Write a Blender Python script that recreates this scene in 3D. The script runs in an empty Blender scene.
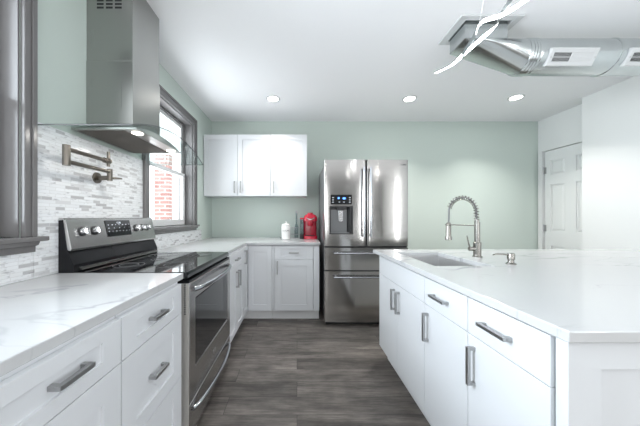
import bpy, bmesh, math, random
from mathutils import Vector, Matrix
random.seed(7)
S = bpy.context.scene
C = S.collection
R = math.radians

# ------------------------------------------------------------------ camera
cam = bpy.data.cameras.new('camera'); cam_o = bpy.data.objects.new('camera', cam); C.objects.link(cam_o)
cam_o.location = (0, 0, 1.2); cam_o.rotation_euler = (R(90), 0, 0)
cam.sensor_width = 36; cam.lens = 250 * 36 / 640
cam.shift_x = 23 / 640; cam.shift_y = 4.5 / 640
cam.clip_start = 0.02
S.camera = cam_o

# ------------------------------------------------------------------ world, lights, exposure
S.view_settings.view_transform = 'Standard'; S.view_settings.look = 'None'
S.view_settings.gamma = 1; S.view_settings.use_curve_mapping = False
S.view_settings.exposure = 0.62
w = bpy.data.worlds.new('sky'); S.world = w; w.use_nodes = True
wb = w.node_tree.nodes['Background']
wb.inputs[0].default_value = (0.90, 0.96, 1.0, 1); wb.inputs[1].default_value = 2.0

def area(name, loc, rot, sx, sy, e, col=(1, 1, 1), spread=180):
    l = bpy.data.lights.new(name, 'AREA'); l.shape = 'RECTANGLE'; l.size = sx; l.size_y = sy
    l.energy = e; l.color = col; l.spread = R(spread)
    o = bpy.data.objects.new(name, l); C.objects.link(o); o.location = loc; o.rotation_euler = rot
    return o
# daylight pouring in by the two left windows
area('daylight_near_window', (-1.42, 0.62, 1.72), (0, R(-90), 0), 1.1, 0.82, 24, (0.84, 0.91, 1.0), 100)
area('daylight_far_window', (-1.75, 2.52, 1.75), (0, R(-90), 0), 1.15, 0.95, 20, (0.9, 0.95, 1.0))
area('streak_lamp_rear', (2.35, -3.22, 1.3), (R(90), 0, 0), 0.38, 1.9, 22, (0.97, 0.98, 1.0))  # added lamp in an unseen opening, for a streak on the refrigerator
area('streak_lamp_side', (3.34, -1.62, 1.2), (0, R(90), 0), 2.1, 0.13, 16, (0.97, 0.98, 1.0))  # added narrow lamp beside the camera, for the refrigerator's right streak
area('fill_rear', (-0.2, -2.9, 1.5), (R(90), 0, 0), 1.2, 1.6, 17, (0.96, 0.98, 1.0))  # added fill lamp near the rear wall, evens out the far cabinet fronts
# added fill lamp aimed up, brightens the room by way of the ceiling
area('fill_ceiling', (0.9, -1.3, 0.9), (R(180), 0, 0), 2.6, 2.0, 17, (0.95, 0.97, 1.0))
sun = bpy.data.lights.new('sun', 'SUN'); sun.energy = 1.5; sun.angle = R(0.6); sun.color = (1, .97, .93)
sun_o = bpy.data.objects.new('sun', sun); C.objects.link(sun_o)
sun_o.rotation_euler = Vector((-0.3, 1.0, -0.55)).to_track_quat('-Z', 'Y').to_euler()

# ------------------------------------------------------------------ materials
MATS = {}
def new_mat(name):
    m = bpy.data.materials.new(name); m.use_nodes = True
    return m, m.node_tree.nodes, m.node_tree.links, m.node_tree.nodes['Principled BSDF']
def lin(c):
    return tuple(((v / 255) / 12.92 if v / 255 <= 0.04045 else ((v / 255 + 0.055) / 1.055) ** 2.4) for v in c) + (1,)
def plain(name, col, rough=0.5, metal=0.0, bump=0.0, bscale=200, coat=0.0, var=0.0, vscale=6):
    m, n, l, p = new_mat(name)
    p.inputs['Base Color'].default_value = col; p.inputs['Roughness'].default_value = rough
    p.inputs['Metallic'].default_value = metal; p.inputs['Coat Weight'].default_value = coat
    tc = n.new('ShaderNodeTexCoord')
    nz = n.new('ShaderNodeTexNoise'); nz.inputs['Scale'].default_value = vscale; nz.inputs['Detail'].default_value = 3
    l.new(tc.outputs['Object'], nz.inputs['Vector'])
    mr = n.new('ShaderNodeMapRange'); mr.inputs['To Min'].default_value = rough * 0.9; mr.inputs['To Max'].default_value = min(1, rough * 1.1)
    l.new(nz.outputs['Fac'], mr.inputs['Value']); l.new(mr.outputs['Result'], p.inputs['Roughness'])
    if var:
        mx = n.new('ShaderNodeMix'); mx.data_type = 'RGBA'
        mx.inputs['A'].default_value = tuple(v * (1 - var) for v in col[:3]) + (1,)
        mx.inputs['B'].default_value = tuple(min(1, v * (1 + var)) for v in col[:3]) + (1,)
        l.new(nz.outputs['Fac'], mx.inputs['Factor']); l.new(mx.outputs['Result'], p.inputs['Base Color'])
    if bump:
        n2 = n.new('ShaderNodeTexNoise'); n2.inputs['Scale'].default_value = bscale
        l.new(tc.outputs['Object'], n2.inputs['Vector'])
        b = n.new('ShaderNodeBump'); b.inputs['Strength'].default_value = bump; b.inputs['Distance'].default_value = 0.002
        l.new(n2.outputs['Fac'], b.inputs['Height']); l.new(b.outputs['Normal'], p.inputs['Normal'])
    MATS[name] = m
    return m
def brushed(name, col, rough, scale, var=0.05, bump=0.03):
    """brushed metal: fine grain stretched along one axis"""
    m, n, l, p = new_mat(name)
    p.inputs['Metallic'].default_value = 1
    tc = n.new('ShaderNodeTexCoord'); mp = n.new('ShaderNodeMapping'); mp.inputs['Scale'].default_value = scale
    nz = n.new('ShaderNodeTexNoise'); nz.inputs['Scale'].default_value = 1; nz.inputs['Detail'].default_value = 4
    l.new(tc.outputs['Object'], mp.inputs['Vector']); l.new(mp.outputs['Vector'], nz.inputs['Vector'])
    mx = n.new('ShaderNodeMix'); mx.data_type = 'RGBA'
    mx.inputs['A'].default_value = tuple(v * (1 - var) for v in col[:3]) + (1,)
    mx.inputs['B'].default_value = tuple(v * (1 + var) for v in col[:3]) + (1,)
    l.new(nz.outputs['Fac'], mx.inputs['Factor']); l.new(mx.outputs['Result'], p.inputs['Base Color'])
    mr = n.new('ShaderNodeMapRange'); mr.inputs['To Min'].default_value = rough * 0.8; mr.inputs['To Max'].default_value = rough * 1.2
    l.new(nz.outputs['Fac'], mr.inputs['Value']); l.new(mr.outputs['Result'], p.inputs['Roughness'])
    b = n.new('ShaderNodeBump'); b.inputs['Strength'].default_value = bump; b.inputs['Distance'].default_value = 0.001
    l.new(nz.outputs['Fac'], b.inputs['Height']); l.new(b.outputs['Normal'], p.inputs['Normal'])
    MATS[name] = m
    return m
def glow(name, col, e):
    m, n, l, p = new_mat(name)
    p.inputs['Base Color'].default_value = col; p.inputs['Emission Color'].default_value = col
    p.inputs['Emission Strength'].default_value = e
    MATS[name] = m
    return m
def clear(name, tint, refl=1.0):
    m, n, l, p = new_mat(name)
    n.remove(p)
    t = n.new('ShaderNodeBsdfTransparent'); t.inputs[0].default_value = tint
    g = n.new('ShaderNodeBsdfGlossy'); g.inputs['Roughness'].default_value = 0.02
    f = n.new('ShaderNodeLayerWeight'); f.inputs['Blend'].default_value = 0.5
    pw = n.new('ShaderNodeMath'); pw.operation = 'POWER'; pw.inputs[1].default_value = 4.0
    mm = n.new('ShaderNodeMath'); mm.operation = 'MULTIPLY_ADD'; mm.inputs[1].default_value = 0.7 * refl; mm.inputs[2].default_value = 0.04 * refl
    mx = n.new('ShaderNodeMixShader')
    l.new(f.outputs['Facing'], pw.inputs[0]); l.new(pw.outputs[0], mm.inputs[0]); l.new(mm.outputs[0], mx.inputs[0])
    l.new(t.outputs[0], mx.inputs[1]); l.new(g.outputs[0], mx.inputs[2])
    l.new(mx.outputs[0], n['Material Output'].inputs['Surface'])
    MATS[name] = m
    return m

plain('paint_sage', lin((194, 205, 198)), 0.55, bump=0.05, bscale=300)
plain('paint_white', (0.80, 0.81, 0.80, 1), 0.6, bump=0.05, bscale=300)
plain('paint_grey', (0.30, 0.30, 0.30, 1), 0.6)
plain('ceiling_white', (0.90, 0.90, 0.91, 1), 0.8, bump=0.05, bscale=200)
plain('trim_grey', lin((114, 112, 112)), 0.26, var=0.03)
plain('cabinet_white', (0.70, 0.715, 0.735, 1), 0.33)
plain('door_white', (0.80, 0.81, 0.80, 1), 0.4)
plain('vinyl_white', (0.85, 0.85, 0.85, 1), 0.35)
plain('toe_white', (0.72, 0.72, 0.72, 1), 0.5)
plain('black_enamel', (0.012, 0.012, 0.014, 1), 0.25)
plain('black_plastic', (0.02, 0.02, 0.022, 1), 0.45)
plain('black_glass', (0.008, 0.009, 0.011, 1), 0.05, coat=0.5)
plain('grey_plastic', (0.16, 0.165, 0.17, 1), 0.4)
plain('ring_grey', (0.12, 0.12, 0.125, 1), 0.3)
plain('white_ceramic', (0.82, 0.82, 0.81, 1), 0.2)
plain('ink', (0.05, 0.05, 0.055, 1), 0.5)
plain('label_grey', (0.45, 0.46, 0.48, 1), 0.5)
plain('red_plastic', (0.52, 0.008, 0.035, 1), 0.22, coat=0.4)
plain('chrome', (0.80, 0.80, 0.81, 1), 0.12, metal=1)
plain('nickel', (0.27, 0.26, 0.24, 1), 0.26, metal=1)
plain('bronze_nickel', (0.20, 0.18, 0.155, 1), 0.3, metal=1)
plain('handle_steel', (0.44, 0.44, 0.44, 1), 0.33, metal=1)
plain('satin_steel', (0.62, 0.60, 0.57, 1), 0.55, metal=0.6)
plain('filter_metal', (0.22, 0.20, 0.18, 1), 0.55, metal=0.6)
plain('register_white', (0.60, 0.61, 0.61, 1), 0.35)
plain('ribbon_grey', (0.20, 0.22, 0.22, 1), 0.4, metal=0.5)
plain('aluminium', (0.55, 0.57, 0.57, 1), 0.3, metal=1)
plain('cord_white', (0.8, 0.8, 0.8, 1), 0.4)
brushed('steel_vertical', (0.43, 0.42, 0.405), 0.13, (260, 260, 2.5), 0.02, 0.0)
_m = MATS['steel_vertical'].node_tree; _p = _m.nodes['Principled BSDF']
_p.inputs['Anisotropic'].default_value = 0.7; _p.inputs['Anisotropic Rotation'].default_value = 0.25
_t = _m.nodes.new('ShaderNodeTangent'); _t.direction_type = 'RADIAL'; _t.axis = 'Z'
_m.links.new(_t.outputs[0], _p.inputs['Tangent'])
brushed('steel_cool', (0.50, 0.51, 0.54), 0.2, (2, 2, 200), 0.02, 0.0)
brushed('steel_range', (0.55, 0.54, 0.53), 0.24, (400, 2.5, 400), 0.02, 0.0)
brushed('steel_hood', (0.40, 0.40, 0.385), 0.30, (160, 160, 2.0), 0.02, 0.0)
brushed('steel_sink', (0.66, 0.66, 0.66), 0.45, (2.5, 140, 140), 0.03, 0.0)
brushed('galvanised', (0.54, 0.57, 0.57), 0.22, (14, 14, 14), var=0.12, bump=0.0)
glow('led_white', (1, 1, 1, 1), 32.0)
glow('lamp_disc', (1, 0.99, 0.96, 1), 14.0)
glow('hood_lamp', (1, 0.95, 0.85, 1), 2.5)
glow('display_blue', (0.10, 0.30, 0.95, 1), 1.6)
glow('display_white', (0.55, 0.6, 0.65, 1), 0.5)
clear('window_glass', (0.98, 0.99, 0.99, 1), 0.8)
clear('hood_glass', (0.90, 0.945, 0.935, 1), 1.0)
clear('smoke_glass', (0.62, 0.68, 0.70, 1), 1.0)

MATS['black_enamel'].node_tree.nodes['Principled BSDF'].inputs['Specular IOR Level'].default_value = 0.2
def quartz():
    m, n, l, p = new_mat('quartz'); p.inputs['Roughness'].default_value = 0.12
    tc = n.new('ShaderNodeTexCoord')
    def vein(scale, rot, stretch, width, seed, dist):
        mp = n.new('ShaderNodeMapping'); mp.inputs['Rotation'].default_value = (0, 0, rot)
        mp.inputs['Scale'].default_value = stretch; mp.inputs['Location'].default_value = (seed, seed * 1.7, 0)
        nz = n.new('ShaderNodeTexNoise'); nz.inputs['Scale'].default_value = scale; nz.inputs['Detail'].default_value = 5
        nz.inputs['Roughness'].default_value = 0.5; nz.inputs['Distortion'].default_value = dist
        l.new(tc.outputs['Object'], mp.inputs['Vector']); l.new(mp.outputs['Vector'], nz.inputs['Vector'])
        s = n.new('ShaderNodeMath'); s.operation = 'SUBTRACT'; s.inputs[1].default_value = 0.5
        a = n.new('ShaderNodeMath'); a.operation = 'ABSOLUTE'
        l.new(nz.outputs['Fac'], s.inputs[0]); l.new(s.outputs[0], a.inputs[0])
        r = n.new('ShaderNodeMapRange'); r.interpolation_type = 'SMOOTHSTEP'
        r.inputs['From Min'].default_value = 0; r.inputs['From Max'].default_value = width
        r.inputs['To Min'].default_value = 1; r.inputs['To Max'].default_value = 0
        l.new(a.outputs[0], r.inputs['Value'])
        return r.outputs['Result']
    v1 = vein(0.9, R(35), (0.55, 1.5, 1), 0.016, 3.3, 0.5)
    v2 = vein(1.6, R(50), (0.6, 1.6, 1), 0.008, 8.1, 0.9)
    mk = n.new('ShaderNodeTexNoise'); mk.inputs['Scale'].default_value = 1.8
    l.new(tc.outputs['Object'], mk.inputs['Vector'])
    mr = n.new('ShaderNodeMapRange'); mr.inputs['From Min'].default_value = 0.40; mr.inputs['From Max'].default_value = 0.62
    mr.inputs['To Max'].default_value = 0.75
    l.new(mk.outputs['Fac'], mr.inputs['Value'])
    ad = n.new('ShaderNodeMath'); ad.operation = 'MULTIPLY_ADD'; ad.inputs[1].default_value = 0.6
    l.new(v2, ad.inputs[0]); l.new(v1, ad.inputs[2]); ad.use_clamp = True
    mu = n.new('ShaderNodeMath'); mu.operation = 'MULTIPLY'
    l.new(ad.outputs[0], mu.inputs[0]); l.new(mr.outputs['Result'], mu.inputs[1])
    mx = n.new('ShaderNodeMix'); mx.data_type = 'RGBA'
    mx.inputs['A'].default_value = (0.56, 0.565, 0.57, 1); mx.inputs['B'].default_value = (0.25, 0.26, 0.28, 1)
    l.new(mu.outputs[0], mx.inputs['Factor']); l.new(mx.outputs['Result'], p.inputs['Base Color'])
    MATS['quartz'] = m
quartz()

def bricky(name, axes, bw, bh, mortar, c1, c2, cm, rough, offs=0.5, marble=None, bias=0.0, bump=0.3, grain=None):
    """brick texture on a wall (axes 'yz'/'xz') or floor ('xy')"""
    m, n, l, p = new_mat(name); p.inputs['Roughness'].default_value = rough
    tc = n.new('ShaderNodeTexCoord'); sp = n.new('ShaderNodeSeparateXYZ'); cb = n.new('ShaderNodeCombineXYZ')
    l.new(tc.outputs['Object'], sp.inputs[0])
    l.new(sp.outputs['xyz'.index(axes[0])], cb.inputs[0]); l.new(sp.outputs['xyz'.index(axes[1])], cb.inputs[1])
    b = n.new('ShaderNodeTexBrick'); b.offset = offs; b.offset_frequency = 2
    b.inputs['Scale'].default_value = 1; b.inputs['Brick Width'].default_value = bw; b.inputs['Row Height'].default_value = bh
    b.inputs['Mortar Size'].default_value = mortar; b.inputs['Mortar Smooth'].default_value = 0.2; b.inputs['Bias'].default_value = bias
    b.inputs['Color1'].default_value = c1; b.inputs['Color2'].default_value = c2; b.inputs['Mortar'].default_value = cm
    l.new(cb.outputs[0], b.inputs['Vector'])
    out = b.outputs['Color']
    if marble:
        mp = n.new('ShaderNodeMapping'); mp.inputs['Rotation'].default_value = (0, 0, R(25)); mp.inputs['Scale'].default_value = marble[1]
        l.new(cb.outputs[0], mp.inputs['Vector'])
        nz = n.new('ShaderNodeTexNoise'); nz.inputs['Scale'].default_value = 1; nz.inputs['Detail'].default_value = 6
        nz.inputs['Distortion'].default_value = 0.8
        l.new(mp.outputs[0], nz.inputs['Vector'])
        r = n.new('ShaderNodeMapRange'); r.inputs['From Min'].default_value = 0.5; r.inputs['From Max'].default_value = 0.72
        r.inputs['To Max'].default_value = marble[2]
        l.new(nz.outputs['Fac'], r.inputs['Value'])
        mx = n.new('ShaderNodeMix'); mx.data_type = 'RGBA'; mx.inputs['B'].default_value = marble[0]
        l.new(out, mx.inputs['A']); l.new(r.outputs['Result'], mx.inputs['Factor']); out = mx.outputs['Result']
    if grain:
        for sc, amt, lo, hi in grain:
            mp = n.new('ShaderNodeMapping'); mp.inputs['Scale'].default_value = sc
            l.new(cb.outputs[0], mp.inputs['Vector'])
            # shift the grain from plank to plank
            ad = n.new('ShaderNodeVectorMath'); ad.operation = 'MULTIPLY_ADD'; ad.inputs[1].default_value = (40, 40, 40)
            l.new(b.outputs['Color'], ad.inputs[0]); l.new(mp.outputs[0], ad.inputs[2])
            nz = n.new('ShaderNodeTexNoise'); nz.inputs['Scale'].default_value = 1; nz.inputs['Detail'].default_value = 6
            nz.inputs['Roughness'].default_value = 0.65
            l.new(ad.outputs[0], nz.inputs['Vector'])
            r = n.new('ShaderNodeMapRange'); r.inputs['From Min'].default_value = 0.3; r.inputs['From Max'].default_value = 0.7
            r.inputs['To Min'].default_value = lo; r.inputs['To Max'].default_value = hi
            l.new(nz.outputs['Fac'], r.inputs['Value'])
            mx = n.new('ShaderNodeMix'); mx.data_type = 'RGBA'; mx.blend_type = 'MULTIPLY'; mx.inputs['Factor'].default_value = amt
            l.new(out, mx.inputs['A']); l.new(r.outputs['Result'], mx.inputs['B']); out = mx.outputs['Result']
    l.new(out, p.inputs['Base Color'])
    bp = n.new('ShaderNodeBump'); bp.invert = True; bp.inputs['Strength'].default_value = bump; bp.inputs['Distance'].default_value = 0.002
    l.new(b.outputs['Fac'], bp.inputs['Height']); l.new(bp.outputs['Normal'], p.inputs['Normal'])
    MATS[name] = m
def mosaic():
    m, n, l, p = new_mat('mosaic'); p.inputs['Roughness'].default_value = 0.2
    tc = n.new('ShaderNodeTexCoord'); sp = n.new('ShaderNodeSeparateXYZ'); cb = n.new('ShaderNodeCombineXYZ')
    l.new(tc.outputs['Object'], sp.inputs[0]); l.new(sp.outputs['Y'], cb.inputs[0]); l.new(sp.outputs['Z'], cb.inputs[1])
    b = n.new('ShaderNodeTexBrick'); b.offset = .37; b.offset_frequency = 2; b.squash = .6; b.squash_frequency = 3
    b.inputs['Scale'].default_value = 1; b.inputs['Brick Width'].default_value = .085; b.inputs['Row Height'].default_value = .0165
    b.inputs['Mortar Size'].default_value = .0009; b.inputs['Mortar Smooth'].default_value = .2
    b.inputs['Color1'].default_value = (0, 0, 0, 1); b.inputs['Color2'].default_value = (1, 1, 1, 1); b.inputs['Mortar'].default_value = (0, 0, 0, 1)
    l.new(cb.outputs[0], b.inputs['Vector'])
    cr = n.new('ShaderNodeValToRGB'); e = cr.color_ramp.elements
    e[0].position = 0; e[0].color = (.86, .875, .89, 1); e[1].position = 1; e[1].color = (.48, .48, .49, 1)
    for pos, c in ((.5, (.79, .805, .82, 1)), (.84, (.82, .83, .84, 1)), (.91, (.55, .55, .56, 1))):
        q = e.new(pos); q.color = c
    l.new(b.outputs['Color'], cr.inputs[0])
    # veining inside each strip
    ad = n.new('ShaderNodeVectorMath'); ad.operation = 'MULTIPLY_ADD'; ad.inputs[1].default_value = (9, 9, 9)
    mp = n.new('ShaderNodeMapping'); mp.inputs['Rotation'].default_value = (0, 0, R(-28)); mp.inputs['Scale'].default_value = (26, 70, 1)
    l.new(cb.outputs[0], mp.inputs[0]); l.new(b.outputs['Color'], ad.inputs[0]); l.new(mp.outputs[0], ad.inputs[2])
    nz = n.new('ShaderNodeTexNoise'); nz.inputs['Scale'].default_value = 1; nz.inputs['Detail'].default_value = 4
    l.new(ad.outputs[0], nz.inputs['Vector'])
    r = n.new('ShaderNodeMapRange'); r.inputs['From Min'].default_value = .56; r.inputs['From Max'].default_value = .72; r.inputs['To Max'].default_value = .6
    l.new(nz.outputs['Fac'], r.inputs['Value'])
    mx = n.new('ShaderNodeMix'); mx.data_type = 'RGBA'; mx.inputs['B'].default_value = (.30, .30, .32, 1)
    l.new(cr.outputs[0], mx.inputs['A']); l.new(r.outputs['Result'], mx.inputs['Factor'])
    m2 = n.new('ShaderNodeMix'); m2.data_type = 'RGBA'; m2.inputs['B'].default_value = (.68, .68, .68, 1)
    l.new(mx.outputs['Result'], m2.inputs['A']); l.new(b.outputs['Fac'], m2.inputs['Factor'])
    l.new(m2.outputs['Result'], p.inputs['Base Color'])
    bp = n.new('ShaderNodeBump'); bp.invert = True; bp.inputs['Strength'].default_value = .25; bp.inputs['Distance'].default_value = .002
    l.new(b.outputs['Fac'], bp.inputs['Height']); l.new(bp.outputs['Normal'], p.inputs['Normal'])
    MATS['mosaic'] = m
mosaic()
bricky('floor_planks', 'xy', 1.25, 0.152, 0.0016, (0.150, 0.134, 0.121, 1), (0.088, 0.078, 0.071, 1), (0.035, 0.032, 0.03, 1), 0.42,
       offs=0.36, bump=0.2, grain=[((1.4, 14, 1), 0.9, 0.45, 1.55), ((4.5, 9, 1), 0.8, 0.5, 1.5), ((7, 120, 1), 0.8, 0.5, 1.45)])
bricky('red_brick', 'xz', 0.20, 0.072, 0.010, (0.30, 0.14, 0.125, 1), (0.40, 0.23, 0.21, 1), (0.55, 0.54, 0.52, 1), 0.85, bump=0.5)

# ------------------------------------------------------------------ mesh helpers
class MB:
    """collects shapes (world coordinates) and links them as ONE mesh object"""
    def __init__(s): s.bm = bmesh.new()
    def box(s, x0, x1, y0, y1, z0, z1):
        x0, x1 = sorted((x0, x1)); y0, y1 = sorted((y0, y1)); z0, z1 = sorted((z0, z1))
        v = [s.bm.verts.new(p) for p in ((x0, y0, z0), (x1, y0, z0), (x1, y1, z0), (x0, y1, z0), (x0, y0, z1), (x1, y0, z1), (x1, y1, z1), (x0, y1, z1))]
        for f in ((3, 2, 1, 0), (4, 5, 6, 7), (0, 1, 5, 4), (1, 2, 6, 5), (2, 3, 7, 6), (3, 0, 4, 7)):
            s.bm.faces.new([v[i] for i in f])
        return s
    def loft(s, rings, cap=True, close=False):
        rr = [[s.bm.verts.new(p) for p in r] for r in rings]
        k = len(rr[0])
        pairs = list(zip(rr, rr[1:])) + ([(rr[-1], rr[0])] if close else [])
        for a, b in pairs:
            for i in range(k):
                s.bm.faces.new((a[i], a[(i + 1) % k], b[(i + 1) % k], b[i]))
        if cap and not close:
            s.bm.faces.new(list(reversed(rr[0]))); s.bm.faces.new(rr[-1])
        return s
    def cyl(s, p0, p1, r, r1=None, seg=24):
        return s.tube([p0, p1], [r, r if r1 is None else r1], seg)
    def tube(s, pts, r, seg=12, close=False):
        pts = [Vector(p) for p in pts]; n = len(pts)
        rs = r if isinstance(r, (list, tuple)) else [r] * n
        d0 = (pts[1] - pts[0]).normalized()
        up = Vector((0, 0, 1)) if abs(d0.z) < 0.9 else Vector((1, 0, 0))
        nx = d0.cross(up).normalized(); rings = []
        for i in range(n):
            if close: d = (pts[(i + 1) % n] - pts[i - 1]).normalized()
            else: d = (pts[min(i + 1, n - 1)] - pts[max(i - 1, 0)]).normalized()
            nx = (nx - d * nx.dot(d)).normalized(); ny = d.cross(nx)
            rings.append([pts[i] + (nx * math.cos(2 * math.pi * k / seg) + ny * math.sin(2 * math.pi * k / seg)) * rs[i] for k in range(seg)])
        return s.loft(rings, close=close)
    def lathe(s, cx, cy, prof, seg=32):
        rings = [[(cx + max(r, 1e-4) * math.cos(2 * math.pi * k / seg), cy + max(r, 1e-4) * math.sin(2 * math.pi * k / seg), z) for k in range(seg)] for r, z in prof]
        return s.loft(rings)
    def prism(s, poly, axis, a, b):
        """extrude a 2-D outline along x, y or z"""
        def P(u, v, t): return {'x': (t, u, v), 'y': (u, t, v), 'z': (u, v, t)}[axis]
        return s.loft([[P(u, v, a) for u, v in poly], [P(u, v, b) for u, v in poly]])
    def build(s, name, mat, parent=None, smooth=False, bevel=0.0, seg=2):
        bm = s.bm
        bmesh.ops.recalc_face_normals(bm, faces=bm.faces)
        off = Vector((0, 0, 0)); q = parent
        while q is not None: off += Vector(q.location); q = q.parent
        bmesh.ops.translate(bm, verts=bm.verts, vec=-off)
        me = bpy.data.meshes.new(name); bm.to_mesh(me); bm.free()
        if smooth:
            for f in me.polygons: f.use_smooth = True
            try: me.set_sharp_from_angle(angle=R(38))
            except Exception: pass
        me.materials.append(MATS[mat])
        o = bpy.data.objects.new(name, me); C.objects.link(o)
        if parent is not None: o.parent = parent
        if bevel:
            md = o.modifiers.new('bevel', 'BEVEL'); md.width = bevel; md.segments = seg; md.limit_method = 'ANGLE'; md.angle_limit = R(40)
        return o
def tag(o, label, cat, group=None):
    o['label'] = label; o['category'] = cat
    if group: o['group'] = group
    return o
def thing(name, label, cat, loc, group=None):
    o = bpy.data.objects.new(name, None); C.objects.link(o); o.location = loc; o.empty_display_size = 0.1
    return tag(o, label, cat, group)
def struct(o): o['kind'] = 'structure'; return o
def group_struct(name, loc):
    o = bpy.data.objects.new(name, None); C.objects.link(o); o.location = loc
    return struct(o)
def text(name, body, size, mat, parent, loc, rot, depth=0.0006, align='CENTER', bold=0.0):
    cu = bpy.data.curves.new(name, 'FONT'); cu.body = body; cu.size = size; cu.extrude = depth; cu.align_x = align; cu.align_y = 'CENTER'
    cu.offset = bold
    t = bpy.data.objects.new(name, cu); C.objects.link(t)
    me = bpy.data.meshes.new_from_object(t); bpy.data.objects.remove(t)
    M = Matrix.Translation(loc) @ rot.to_4x4()
    off = Vector((0, 0, 0)); q = parent
    while q is not None: off += Vector(q.location); q = q.parent
    me.transform(Matrix.Translation(-off) @ M)
    me.materials.clear(); me.materials.append(MATS[mat])
    o = bpy.data.objects.new(name, me); C.objects.link(o); o.parent = parent
    return o
def copy_tree(o, parent=None):
    c = o.copy(); C.objects.link(c)
    if parent is not None: c.parent = parent
    for ch in list(o.children): copy_tree(ch, c)
    return c

# ------------------------------------------------------------------ the room
XL, XR, XA = -1.24, 3.33, 3.50          # left wall, right wall, recessed wall with the door
YB, YR, YC = 3.63, -3.2, 2.92           # back wall, rear wall, corner of the right wall
H = 2.594
W1 = (0.15, 1.118, 1.112, 2.32)          # near window opening: y0 y1 z0 z1
W2 = (2.07, 2.965, 1.115, 2.30)         # far window opening
struct(MB().box(XL - .2, XA + .2, YR - .2, YB + .2, -0.1, 0).build('floor', 'floor_planks'))
HX0, HX1, HY0, HY1 = 1.185, 1.515, 1.755, 1.965   # opening for the duct boot
c = MB()
c.box(XL - .2, HX0, YR - .2, YB + .2, H, H + .25); c.box(HX1, XA + .2, YR - .2, YB + .2, H, H + .25)
c.box(HX0, HX1, YR - .2, HY0, H, H + .25); c.box(HX0, HX1, HY1, YB + .2, H, H + .25)
c.box(HX0, HX1, HY0, HY1, H + .2, H + .25)
struct(c.build('ceiling', 'ceiling_white'))
m = MB(); a, b = XL - .16, XL
m.box(a, b, YR - .2, W1[0], 0, H); m.box(a, b, W1[0], W1[1], 0, W1[2]); m.box(a, b, W1[0], W1[1], W1[3], H)
m.box(a, b, W1[1], W2[0], 0, H); m.box(a, b, W2[0], W2[1], 0, W2[2]); m.box(a, b, W2[0], W2[1], W2[3], H)
m.box(a, b, W2[1], YB + .2, 0, H)
struct(m.build('wall_left', 'paint_sage'))
struct(MB().box(XL, XA + .2, YB, YB + .2, 0, H).build('wall_back', 'paint_sage'))
m = MB(); m.box(XR, XA + .2, -1.54, YC, 0, H); m.box(XR, XA + .2, YR, -1.70, 0, H); m.box(XR, XA + .2, -1.70, -1.54, 2.28, H); m.box(XR, XA + .2, -1.70, -1.54, 0, .1)  # unseen slot in this wall is added for the side streak lamp
struct(m.build('wall_right', 'paint_white'))
DY0, DY1, DZ = 2.80, 3.545, 2.125
m = MB(); m.box(XA, XA + .2, YC, DY0 if DY0 > YC else YC + .001, 0, H); m.box(XA, XA + .2, YC, YB, DZ + .01, H); m.box(XA, XA + .2, DY1 + .01, YB, 0, DZ + .01)
m.box(XA + .06, XA + .2, YC, DY1 + .01, 0, DZ + .01)
struct(m.build('wall_alcove', 'paint_white'))
m = MB()
m.box(XL, 2.15, YR - .15, YR, 0, H); m.box(2.55, XR, YR - .15, YR, 0, H); m.box(2.15, 2.55, YR - .15, YR, 2.28, H); m.box(2.15, 2.55, YR - .15, YR, 0, .32)  # tall unseen opening added to hold the rear streak lamp
struct(m.build('wall_rear', 'paint_grey'))

# white panelled door in the recessed wall, with its casing
d = group_struct('door_1', (XA, 3.2, 0))
def door_leaf():
    bm = MB(); x = XA + .004; y0, y1 = 2.86, 3.535
    bm.box(x + .016, x + .05, y0, y1, 0.01, DZ)
    cols = ((2.955, 3.14), (3.27, 3.455)); rows = ((.22, .81), (1.01, 1.655), (1.79, 1.985))
    ys = [y0, cols[0][0], cols[0][1], cols[1][0], cols[1][1], y1]
    zs = [.01, rows[0][0], rows[0][1], rows[1][0], rows[1][1], rows[2][0], rows[2][1], DZ]
    for i in range(5):
        for j in range(7):
            if i in (1, 3) and j in (1, 3, 5):
                q = .022
                bm.loft([[(x + .014, ys[i] + e, zs[j] + e), (x + .014, ys[i + 1] - e, zs[j] + e), (x + .014, ys[i + 1] - e, zs[j + 1] - e), (x + .014, ys[i] + e, zs[j + 1] - e)] if k == 0 else
                         [(x + .004, ys[i] + e + q, zs[j] + e + q), (x + .004, ys[i + 1] - e - q, zs[j] + e + q), (x + .004, ys[i + 1] - e - q, zs[j + 1] - e - q), (x + .004, ys[i] + e + q, zs[j + 1] - e - q)]
                         for k, e in ((0, .012), (1, .012))])
            else:
                bm.box(x, x + .016, ys[i], ys[i + 1], zs[j], zs[j + 1])
    return bm
door_leaf().build('door_leaf', 'door_white', d, bevel=.0)
for z in (1.86, 1.05, 0.25):
    h = MB(); h.cyl((XA - .004, 3.541, z - .05), (XA - .004, 3.541, z + .05), .006, seg=10); h.box(XA + .0, XA + .003, 3.51, 3.541, z - .045, z + .045)
    h.build('hinge', 'handle_steel', d)
m = MB(); m.box(XA - .015, XA, DY1 + .012, DY1 + .072, 0, DZ + .02)
struct(m.build('trim_1', 'door_white', bevel=.003))

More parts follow.
